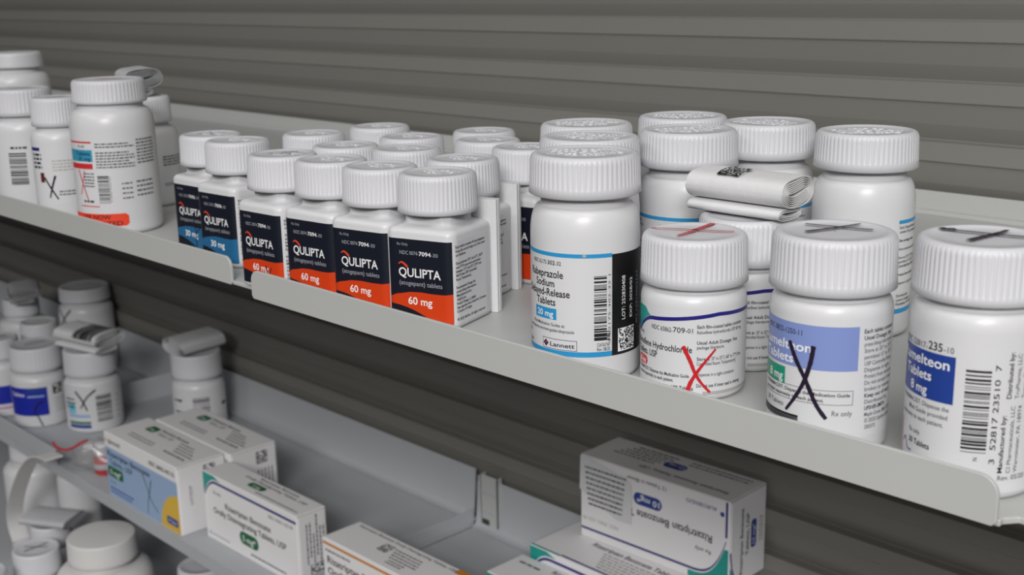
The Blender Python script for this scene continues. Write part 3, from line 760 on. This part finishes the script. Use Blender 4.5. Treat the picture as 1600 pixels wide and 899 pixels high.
# ------------------------------------------------------------------ medicine cartons
class Carton:
    """carton with its origin at the front left bottom corner; artwork sits in the carton's own mesh"""
    def __init__(self, label, loc, rz, w, d, h, group='prescription medicine cartons on the lower shelf'):
        self.t = thing('medicine_box', label, 'box', loc, rz, group); self.w, self.d, self.h = w, d, h
        mb = self.mb = Lab(None)
        b = .0009
        def ring(z, i): return [(i, i + b, z), (i + b, i, z), (w - i - b, i, z), (w - i, i + b, z), (w - i, d - i - b, z), (w - i - b, d - i, z), (i + b, d - i, z), (i, d - i - b, z)]
        rows = [ring(0, b), ring(b * .4, b * .3), ring(b, 0), ring(h - b, 0), ring(h - b * .4, b * .3), ring(h, b)]
        mb.grid(rows, CARD, False, closed=True)
        for z, q in ((0, rows[0]), (h, rows[-1])): mb.add(q, [tuple(range(8))], CARD)
    def front(self): self.mb.map = lambda u, v, l: (u * .001, -l * .001, v * .001); return self.mb
    def top(self): self.mb.map = lambda u, v, l: (u * .001, v * .001, self.h + l * .001); return self.mb
    def right(self): self.mb.map = lambda u, v, l: (self.w + .0006 + l * .001, u * .001, v * .001); return self.mb
    def done(self, flap=True):
        self.mb.step = 200
        self.mb.build('carton', self.t)
        if flap:
            m = MB(); w, d, h = self.w, self.d, self.h
            m.box((w + .0001, .0022, .004), (w + .0006, d - .0022, h - .0012), CARD); m.box((w + .0001, .0008, h - .0016), (w + .0005, d - .0008, h - .0008), CARDIN)
            m.build('tuck_flap', self.t)
        return self.t
def glen(label, loc, rz, mark):
    w, d, h = .151, .0535, .0725
    c = Carton(label, loc, rz, w, d, h); c.mb.step = 6
    f = c.front(); W_, H_ = 151, 72.5
    f.rect(1, 150, 1, 56, PBLUE, .05)
    f.stroke([(3, 62), (5, 65), (8, 63)], 2.2, 1.4, YELL, .1); f.text('glenmark', 9, 61.5, 5.0, GREYT, w=27, bold=True)
    f.text('NDC 68462-467-76', 96, 61.0, 4.6, BLACK, w=50, bold=True)
    f.text('Rizatriptan Benzoate', 5, 46.5, 6.2, DNAVY, w=90, bold=True); f.text('Tablets, USP', 8, 37.5, 6.2, DNAVY, w=50)
    f.pill(3, 36, 23, 35, GREENP, .1, 3); f.text('5 mg*', 8, 26, 5.5, PWHITE, w=23, bold=True, l=.2)
    f.text('Rx only', 6, 16, 3.0, GREYT, w=12); f.greek(5, 9, 50, 2.0, VIVBLUE, 4); f.greek(5, 5, 46, 1.6, VIVBLUE, 6)
    f.strip(112, 150, lambda u: 1, lambda u: 1 + 40 * math.sqrt(max(0, 1 - ((150 - u) / 38) ** 2)), YELL, .08, n=24)
    f.pill(124, 146, 7, 15, DBLUE, .12, 2); f.text('18 Tablets', 127, 9.5, 3, PWHITE, w=16, l=.2)
    p = c.top(); 
    p.pill(28, 46, 32, 44, GREENP, .08, 4); p.text('5 mg', 31, 35.6, 4, PWHITE, w=11, bold=True, l=.15)
    p.text('Rizatriptan Benzoate', 48, 41, 4.2, BLACK, w=54, bold=True); p.text('Tablets, USP', 52, 33.5, 4.2, GREYT, w=30)
    for i in range(2): p.greek(28 + i * 2, 17 - i * 4.5, 50, 1.6, GREYT, i)
    for i in range(4): p.greek(96 + i * 4, 36 - i * 5.0, 26 + i * 3, 1.9, GREYT, i + 4)
    p.greek(100, 14, 40, 2.6, GREYT, 9)
    q = c.right(); q.text('LOT/EXP', 15, 30, 3, GREYT, w=20, rot=90)
    for i in range(5): q.greek(30 + i * 4, 8, 40, 1.4, GREYT, i, rot=90)
    q.matrix(29, 54, 13, GREYT, 12, 8)
    t = c.done()
    if mark:
        lb = Lab(lambda u, v, l: (u * .001, -l * .001, v * .001))
        lb.stroke([(79, 47), (86, 36), (95, 20), (107, 12)], 1.5, 1.0, PENG, .25); lb.stroke([(97, 44), (93, 32), (87, 17), (85, 4)], 1.6, .9, PENG, .25)
        lb.build('pen_mark', part(t, 'carton'))
    return t
glen('medicine box with light blue panel, yellow corner and pen X on the front', (-1.1743, .5282, -.369), R(.3), True)
glen('white topped medicine box directly behind the light blue and yellow one', (-1.1650, .5835, -.369), R(.1), False)

def navyline(c, dose, pillm, pillu, title2, upside=False):
    """front artwork of the white cartons with a navy line and teal corner"""
    f = c.front(); w, h = c.w * 1000, c.h * 1000
    def ln(u): return h - 7.0 - (20 * (max(0, 24 - u) / 24) ** 2.4)
    f.strip(2, w - 1, lambda u: ln(u) - 1.3, lambda u: ln(u) + 1.3, INDIGO, .1, n=40)
    f.strip(.6, 30, lambda u: min(h - .6, ln(u) + 2.6), lambda u: max(min(h - .6, ln(u) + 2.6), h - .6 - max(0, u - 20) * .35), TEAL, .08, n=30)
    return f
c = Carton('white medicine box with navy line, teal corner and green 5 mg oval', (-1.0062, .5474, -.369), R(.7), .1566, .0322, .0699); c.mb.step = 6
f = navyline(c, '5 mg', GREENP, 0, '')
f.text('Rx only', 18, 51, 3.2, BLACK, w=13); f.text('NDC 59651-223-78', 112, 55, 3.2, GREYT, w=38)
f.text('Rizatriptan Benzoate', 38, 40.5, 5.8, BLACK, w=76, bold=True); f.text('Orally Disintegrating Tablets, USP', 16, 31.0, 5.8, BLACK, w=122, bold=True)
f.pill(60, 92, 13.5, 26.5, GREENP, .1); f.text('5 mg*', 65, 17, 5.8, PWHITE, w=22, bold=True, l=.2)
f.greek(78, 6, 58, 1.8, GREYT, 3); f.pill(5, 9, 5, 9, PBLUE, .1); f.greek(11, 6, 30, 1.6, PALEG, 5)
p = c.top(); p.text('Rizatriptan Benzoate', 62, 25.5, 3.2, BLACK, w=62, bold=True); p.text('Orally Disintegrating Tablets, USP', 45, 19.8, 3.2, BLACK, w=98, bold=True)
p.pill(62, 88, 9.5, 17.5, GREENP, .08); p.text('5 mg', 69, 11.4, 3.6, PWHITE, w=12, bold=True, l=.15); p.greek(84, 5, 66, 1.6, GREYT, 8)
q = c.right()
for i in range(6): q.greek(9 + i * 3.6, 20 + (i % 2) * 6, 40 - (i % 3) * 6, 1.5, GREYT, i, rot=90)
q.matrix(12, 4, 15, GREYT, 12, 5); c.done()

c = Carton('white medicine box with an orange stripe along its upper front edge', (-.8010, .5425, -.369), R(.4), .1480, .0405, .0700); c.mb.step = 6
f = c.front(); f.rect(.6, 147.4, 64.4, 66.8, AMBER, .08); f.greek(4, 58.5, 34, 1.8, GREYT, 2); f.text('Rizatriptan Benzoate', 6, 48, 6.4, BLACK, w=86, bold=True); f.text('Orally Disintegrating Tablets', 6, 38, 6.0, BLACK, w=120, bold=True)
f.pill(52, 92, 18, 31, AMBER, .1)
p = c.top(); p.text('Rizatriptan Benzoate Orally Disintegrating Tablets, USP', 8, 34, 2.8, BLACK, w=124, bold=True); p.rect(131, 147, 33.0, 40, AMBER, .08)
p.matrix(52, 17, 12, GREYT, 12, 12)
for i in range(4): p.greek(66 + i * 2, 26 - i * 4.0, 34, 1.6, GREYT, i)
for i in range(2): p.greek(76, 10 - i * 3.4, 20, 1.5, GREYT, i + 8)
c.done()

c = Carton('white medicine box lying with teal corner, under the upside down box', (-.6723, .6640, -.376), R(0), .150, .094, .0703); c.mb.step = 6
f = navyline(c, '', None, 0, '')
p = c.top(); p.text('Rizatriptan Benzoate Tablets, USP', 40, 34, 6.0, BLACK, w=104, bold=True); p.strip(34, 149, lambda u: 2.0, lambda u: 4.2, INDIGO, .08)
p.strip(1, 34, lambda u: .6, lambda u: 3.0, TEAL, .07)
for i in range(6): p.greek(58 + i * 2, 28 - i * 4.2, 60, 2.0, PALEG, i)
c.done()
c = Carton('white medicine box at the bottom, in front of the teal cornered one', (-.6790, .6195, -.376), R(0), .150, .0425, .0595); c.mb.step = 6
f = navyline(c, '', None, 0, '')
p = c.top(); p.text('Rizatriptan Benzoate', 42, 33.5, 5.4, BLACK, w=70, bold=True); p.greek(8, 30, 24, 2.4, GREYT, 3); p.pill(66, 92, 19, 29, DBLUE, .08); p.text('10 mg', 71, 21.6, 4.8, PWHITE, w=16, bold=True, l=.15)
p.strip(60, 149, lambda u: 13, lambda u: 15.2, INDIGO, .08)
c.done()
# the box standing upside down: built upright, lettering turned over as in the shop
c = Carton('tall white medicine box standing upside down with blue 10 mg oval', (-.6529, .7066, -.3055), R(1.9), .1504, .0510, .0746); c.mb.step = 6
f = c.front(); w, h = 150.4, 74.6
def ln2(u): return 8.3 + 34 * (max(0, u - 112) / 36) ** 3.4 if u > 112 else 8.3
f.strip(1, 147.5, lambda u: min(h - 1, ln2(u) - 1.0), lambda u: min(h - 1, ln2(u) + 1.0), INDIGO, .1, n=60)
f.rect(146.6, 148.6, 44, 73.5, INDIGO, .1)
f.strip(112, 149.8, lambda u: .8, lambda u: max(.9, min(ln2(u) - 2.2, 34)), TEAL, .08, n=30)
f.text('Rizatriptan Benzoate T', 134.5, 41.5, 6.4, BLACK, w=82, rot=180, bold=True)
f.pill(57, 86, 46.5, 57, DBLUE, .1); f.text('10 mg*', 83.5, 54.0, 5.0, PWHITE, w=23, rot=180, bold=True, l=.2)
f.text('Rx only', 133.5, 28.5, 3.4, BLACK, w=15, rot=180); f.text('12 Tablets in Blister', 90, 69, 3.2, BLACK, w=40, rot=180)
f.text('AUROBINDO', 138.5, 66.5, 3.2, DBLUE, w=29, rot=180); f.pill(141.5, 145.5, 60.5, 64.5, DBLUE, .1)
f.text('NDC 59651-223-78', 41, 19.5, 3.2, PALEG, w=38, rot=180)
p = c.top(); p.text('Rizatriptan Benzoate Tablets, USP', 140, 14, 4.0, BLACK, w=86, rot=180, bold=True); p.pill(66, 88, 24, 35, DBLUE, .08); p.text('10 mg', 86, 32, 4, PWHITE, w=16, rot=180, l=.15)
for i in range(5): p.greek(18 + i * 3, 22 + i * 5, 42, 2.0, GREYT, i)
for i in range(2): p.greek(84, 38 + i * 5, 58, 1.8, GREYT, i + 7)
q = c.right(); q.text('Rizatriptan Benzoate', 18, 8, 4.0, BLACK, w=56, rot=90, bold=True); q.text('Tablets, USP', 26, 22, 4.0, BLACK, w=36, rot=90, bold=True)
q.pill(29, 36.5, 26, 50, DBLUE, .12, 3); q.text('10 mg*', 34.6, 29, 3.6, PWHITE, w=17, rot=90, l=.2)
for i in range(2): q.greek(41 + i * 3, 28, 22, 1.4, PALEG, i, rot=90)
q.stroke([(1, 32), (4, 16), (10, 7), (22, 3)], 1.6, 1.6, INDIGO, .12)
q.strip(1, 20, lambda u: .8, lambda u: max(.9, 20 * (1 - (u - 1) / 19) ** 2.4), TEAL, .1, n=16)
t = c.done()
mb = Lab(lambda u, v, l: (u * .001, -.0006 - l * .001 - .0012 * math.sin(max(0, min(1, (v - 20) / 52)) * PI), v * .001), 4)
mb.strip(.5, 56, lambda u: max(24 + (u - 2) * .05, 44 - u * .45 + 0), lambda u: max(46 - u * .1, 73.5 - max(0, u - 12) * .26), PAPER, 0, n=14)
for i in range(8): mb.greek(6 + i * .6, 64 - i * 4.6, 44 - i * 1.2, 1.5, GREYT if i < 5 else BLACK, i, l=.1)
mb.build('torn_sticker', t)

# ------------------------------------------------------------------ bottles on the far lower shelf
GB = 'white bottles at the left end of the lower shelf'
t, c = simple_bottle('white bottle with vivid blue label and a pen stroke, front of the lower left crowd', (-1.4557, .5791, -.369), .0335, .100, .063, .0300, GB, ribs=40)
lb = Lab(cyl_map(.0335)); lb.rect(-46, 46, 6, 58, LABELW, .04); lb.rect(-46, 8, 16, 52, VIVBLUE, .08); lb.rect(-18, 7, 46, 52, DBLUE, .1); lb.rect(-16, 4, 40, 42, PBLUE, .12)
lb.text('Tablets', -40, 41, 4.5, PWHITE, w=20, bold=True); lb.matrix(15, 41, 13, BLACK, 10, 4)
for i in range(5): lb.greek(16, 34 - i * 4, 22, 1.4, PALEG, i)
L = lb.build('label', t); lb = Lab(cyl_map(.0335)); lb.stroke([(3, 34), (-4, 31), (-9, 22), (-6, 16), (-1, 2)], 2.2, 1.6); lb.build('pen_mark', L)
lb = Lab(top_map(.1001)); lb.stroke([(-12, -4), (0, 1), (12, 5)], 1.6, 1.0, PENG); lb.build('pen_mark', c)
t, c = simple_bottle('white bottle with X and barcode label, barcode leaflet lying across its cap', (-1.3893, .6176, -.369), .0335, .100, .062, .0310, GB, ribs=40, plain=True)
lb = Lab(cyl_map(.0335)); lb.rect(-46, 46, 5, 60, LABELW, .04); lb.barcode(2, 21, 14, 49, BLACK, 17, n=20)
for i in range(3): lb.greek(-40, 42 - i * 5, 16, 2.2, BLACK, i)
lb.rect(-36, -6, 20, 24, PBLUE, .08); lb.rect(-36, -6, 12, 15, GREENP, .08); lb.rect(-36, -6, 6.5, 11, DBLUE, .08); lb.rect(-36, -24, 25, 38, mat('print_aqua', (120, 200, 224), .4), .07)
for i in range(5): lb.greek(28, 14 + i * 7, 6, 1.4, PALEG, i)
L = lb.build('label', t); lb = Lab(cyl_map(.0335)); lb.stroke([(-22, 54), (-14, 42), (-9, 29)], 2.6, 1.8); lb.stroke([(3, 55), (-8, 46), (-17, 32)], 2.4, 1.6); lb.build('pen_mark', L)
def bc(lb):
    rr = random.Random(3); u = -2.0
    while u < 34:
        wd = rr.choice((1.0, 1.6, 2.4))
        for k in range(14): lb.rect(u, u + wd, -92 + k * 8, -84 + k * 8, BLACK, .1)
        u += wd + rr.choice((.9, 1.4, 1.9))
rolled_leaflet('leaflet with a barcode lying on the lower left bottle marked X', (-1.3870, .6190, -.2688), R(12), .078, .046, .0190, 5, True, bc)
t, c = simple_bottle('lone white bottle behind the medicine boxes under a crumpled leaflet', (-1.2788, .7005, -.369), .0315, .100, .0605, .0300, GB, plain=True)
lb = Lab(cyl_map(.0315)); lb.rect(-42, 42, 5, 58, LABELW, .04); lb.barcode(-8, 12, 24, 50, GREYT, 23, n=12); lb.greek(-34, 44, 12, 3, BLACK, 2); lb.greek(-34, 30, 12, 2.4, GREENP, 3); lb.greek(30, 34, 10, 4, BLACK, 4); lb.build('label', t)
rolled_leaflet('crumpled leaflet on the lone lower bottle behind the boxes', (-1.2810, .7010, -.2688), R(96), .058, .046, .0215, 5, False, None)
t, c = simple_bottle('large shaded white bottle with blue label at the back of the lower shelf', (-1.6200, .7230, -.369), .0370, .1200, .0690, .0195, GB, plain=True)
lb = Lab(cyl_map(.0370)); lb.rect(-50, 50, 5, 76, LABELW, .04); lb.rect(-46, -8, 44, 68, VIVBLUE, .08); lb.rect(-24, -9, 52, 70, DBLUE, .1); L = lb.build('label', t)
lb = Lab(cyl_map(.0370)); lb.stroke([(-46, 92), (-36, 80), (-28, 66)], 2.4, 1.8, PENB); lb.stroke([(-22, 93), (-34, 80), (-44, 68)], 2.4, 1.8, PENB); lb.build('pen_mark', L)
t, c = simple_bottle('white bottle under a dark grey leaflet at the lower left corner back', (-1.7000, .6633, -.369), .0330, .100, .0500, .0240, GB, plain=True)
lb = Lab(cyl_map(.0330)); lb.rect(-40, 40, 5, 56, LABELW, .04); lb.build('label', t)
rolled_leaflet('dark grey crumpled leaflet at the back of the lower left crowd', (-1.6850, .6650, -.2688), R(-20), .064, .044, .0150, 5, True, None, m=PAPERG)
t, c = simple_bottle('white ribbed cap bottle in the second row of the lower left crowd', (-1.5480, .6240, -.369), .0265, .102, .0480, .0240, GB)
lb = Lab(cyl_map(.0265)); lb.rect(-36, 36, 5, 56, LABELW, .04); lb.build('label', t)
t, c = simple_bottle('white bottle with blue label cut by the left edge on the lower shelf', (-1.5200, .5600, -.369), .0270, .100, .0470, .0260, GB)
lb = Lab(cyl_map(.0270)); lb.rect(-36, 36, 5, 56, LABELW, .04); lb.rect(-36, 18, 18, 42, VIVBLUE, .08); lb.rect(-36, 18, 12, 14, mat('print_magenta', (190, 60, 150), .4), .08); lb.build('label', t)
lb = Lab(top_map(.1001)); lb.stroke([(-9, -4), (0, 1), (9, 5)], 1.4, 1.0, PENG); lb.stroke([(-8, 5), (8, -4)], 1.0, .8, PENG); lb.build('pen_mark', c)

# clear bag and the vial inside it
t = thing('plastic_bag', 'crumpled clear plastic bag with a red seal line beside the blue box', 'bag', (-1.2450, .5510, -.369), R(10))
rr = random.Random(4); mb = MB(); rows = []
for i in range(13):
    a = i / 12; row = []
    for j in range(25):
        b = 2 * PI * j / 24
        k = math.sin(PI * (0.06 + a * .9)) ** .6
        x = (-.036 + .072 * a); y = .022 * k * math.cos(b) * (1 + .12 * math.sin(3 * b + i)); z = .0185 + .0180 * k * math.sin(b) * (1 + .14 * math.sin(5 * a + 2 * b))
        row.append((x + rr.uniform(-1, 1) * .0012, y + rr.uniform(-1, 1) * .0012, max(.0006, z + rr.uniform(-1, 1) * .0014)))
    row[-1] = row[0]; rows.append(row)
mb.grid(rows, FILM, True); mb.build('film', t)
mb = MB()
def tube(mb, pts, r, m, n=8):
    rows = []
    for i, p in enumerate(pts):
        a, b = Vector(pts[max(0, i - 1)]), Vector(pts[min(len(pts) - 1, i + 1)])
        d = (b - a).normalized(); s = d.cross(Vector((0, 0, 1))).normalized(); u = s.cross(d)
        rows.append([tuple(Vector(p) + s * r * math.cos(2 * PI * j / n) + u * r * math.sin(2 * PI * j / n)) for j in range(n)])
    mb.grid(rows, m, True, closed=True)
tube(mb, [(-.050, -.022, .030), (-.042, -.024, .027), (-.032, -.0245, .0262), (-.020, -.0245, .028), (-.008, -.0235, .0335), (.002, -.021, .0395), (.010, -.018, .044)], .0014, PENR); mb.build('seal_line', t)
t = thing('vial', 'small vial with red band and white cap inside the clear bag', 'vial', (-1.2340, .5530, -.368), 0)
mb = MB(); lathe(mb, [(.0004, 0), (.0105, 0), (.0114, .0010), (.0114, .019), (.0090, .0215), (.0004, .0215)], REDP, 32); mb.build('body', t)
mb = MB(); lathe(mb, [(.0090, .0205), (.0108, .0210), (.0110, .0340), (.0104, .0350), (.0004, .0352)], CAPW, 32); mb.build('cap', t)
mb = MB(); lathe(mb, [(.0115, .0060), (.0116, .0062), (.0116, .0120), (.0115, .0122)], CAPW, 32); mb.build('label', t)

# price rail that has come loose and curls over the shelf edge
t = thing('label_strip', 'pale plastic label strip curling loose from the lower shelf edge at left', 'strip', (0, 0, 0))
mb = MB(); mb.box((-1.90, .5215, -.3680), (-1.292, .5240, -.3480), SHELFG); mb.build('rail', t, bevel=.0006)
ctrl = [(-1.262, -.3470), (-1.285, -.3490), (-1.308, -.3560), (-1.334, -.3730), (-1.358, -.3960), (-1.380, -.4220), (-1.394, -.4440), (-1.400, -.4620), (-1.398, -.4760), (-1.390, -.4880)]
pts = []
for i in range(len(ctrl) - 1):
    p0 = ctrl[max(0, i - 1)]; p1 = ctrl[i]; p2 = ctrl[i + 1]; p3 = ctrl[min(len(ctrl) - 1, i + 2)]
    for k in range(8):
        u = k / 8
        pts.append(tuple(.5 * (2 * p1[a] + (p2[a] - p0[a]) * u + (2 * p0[a] - 5 * p1[a] + 4 * p2[a] - p3[a]) * u * u + (3 * p1[a] - p0[a] - 3 * p2[a] + p3[a]) * u ** 3) for a in (0, 1)))
pts.append(ctrl[-1])
mb = MB(); ribbon(mb, pts, .0016, .4985, .5185, CREAM, 'y'); mb.build('curled_end', t)

# ------------------------------------------------------------------ lowest shelf
GZ = 'white containers on the lowest shelf'
simple_bottle('big wide white bottle with a broad smooth cap at the bottom left', (-1.2346, .5400, -.56), .0530, .120, .0760, .0270, GZ, plain=True, dome=.0015, m=CREAM)
t, c = simple_bottle('white jar with a pen X on its cap at the bottom left corner', (-1.2980, .4900, -.56), .0270, .100, .0530, .0280, GZ, plain=True)
lb = Lab(top_map(.1001)); lb.stroke([(-13, -6), (0, 0), (13, 7)], 1.8, 1.2, PENG); lb.stroke([(-12, 7), (0, 1), (12, -5)], 1.4, 1.2, PENG); lb.build('pen_mark', c)
rolled_leaflet('grey leaflet lying behind the pen crossed jar cap at the bottom left', (-1.3500, .5330, -.4600), R(30), .060, .044, .012, 5, False, None, m=PAPERG)
simple_bottle('small jar behind the pen crossed jar, under the grey leaflet', (-1.3540, .5320, -.56), .0250, .0995, .0480, .0250, GZ, plain=True)
simple_bottle('small white bottle whose cap peeks below the boxes at the bottom edge', (-1.1600, .6194, -.56), .0270, .080, .0530, .0230, GZ)
simple_bottle('blurred white bottle behind the curled strip at the left edge', (-1.4740, .5680, -.56), .0380, .166, .0560, .0260, GZ, plain=True)
simple_bottle('narrow white bottle inside the loop of the curled strip', (-1.3930, .5880, -.56), .0250, .1640, .0460, .0240, GZ, plain=True)
simple_bottle('white jar cut off by the bottom left corner of the picture', (-1.2830, .4235, -.56), .0270, .100, .0510, .0250, GZ, plain=True)
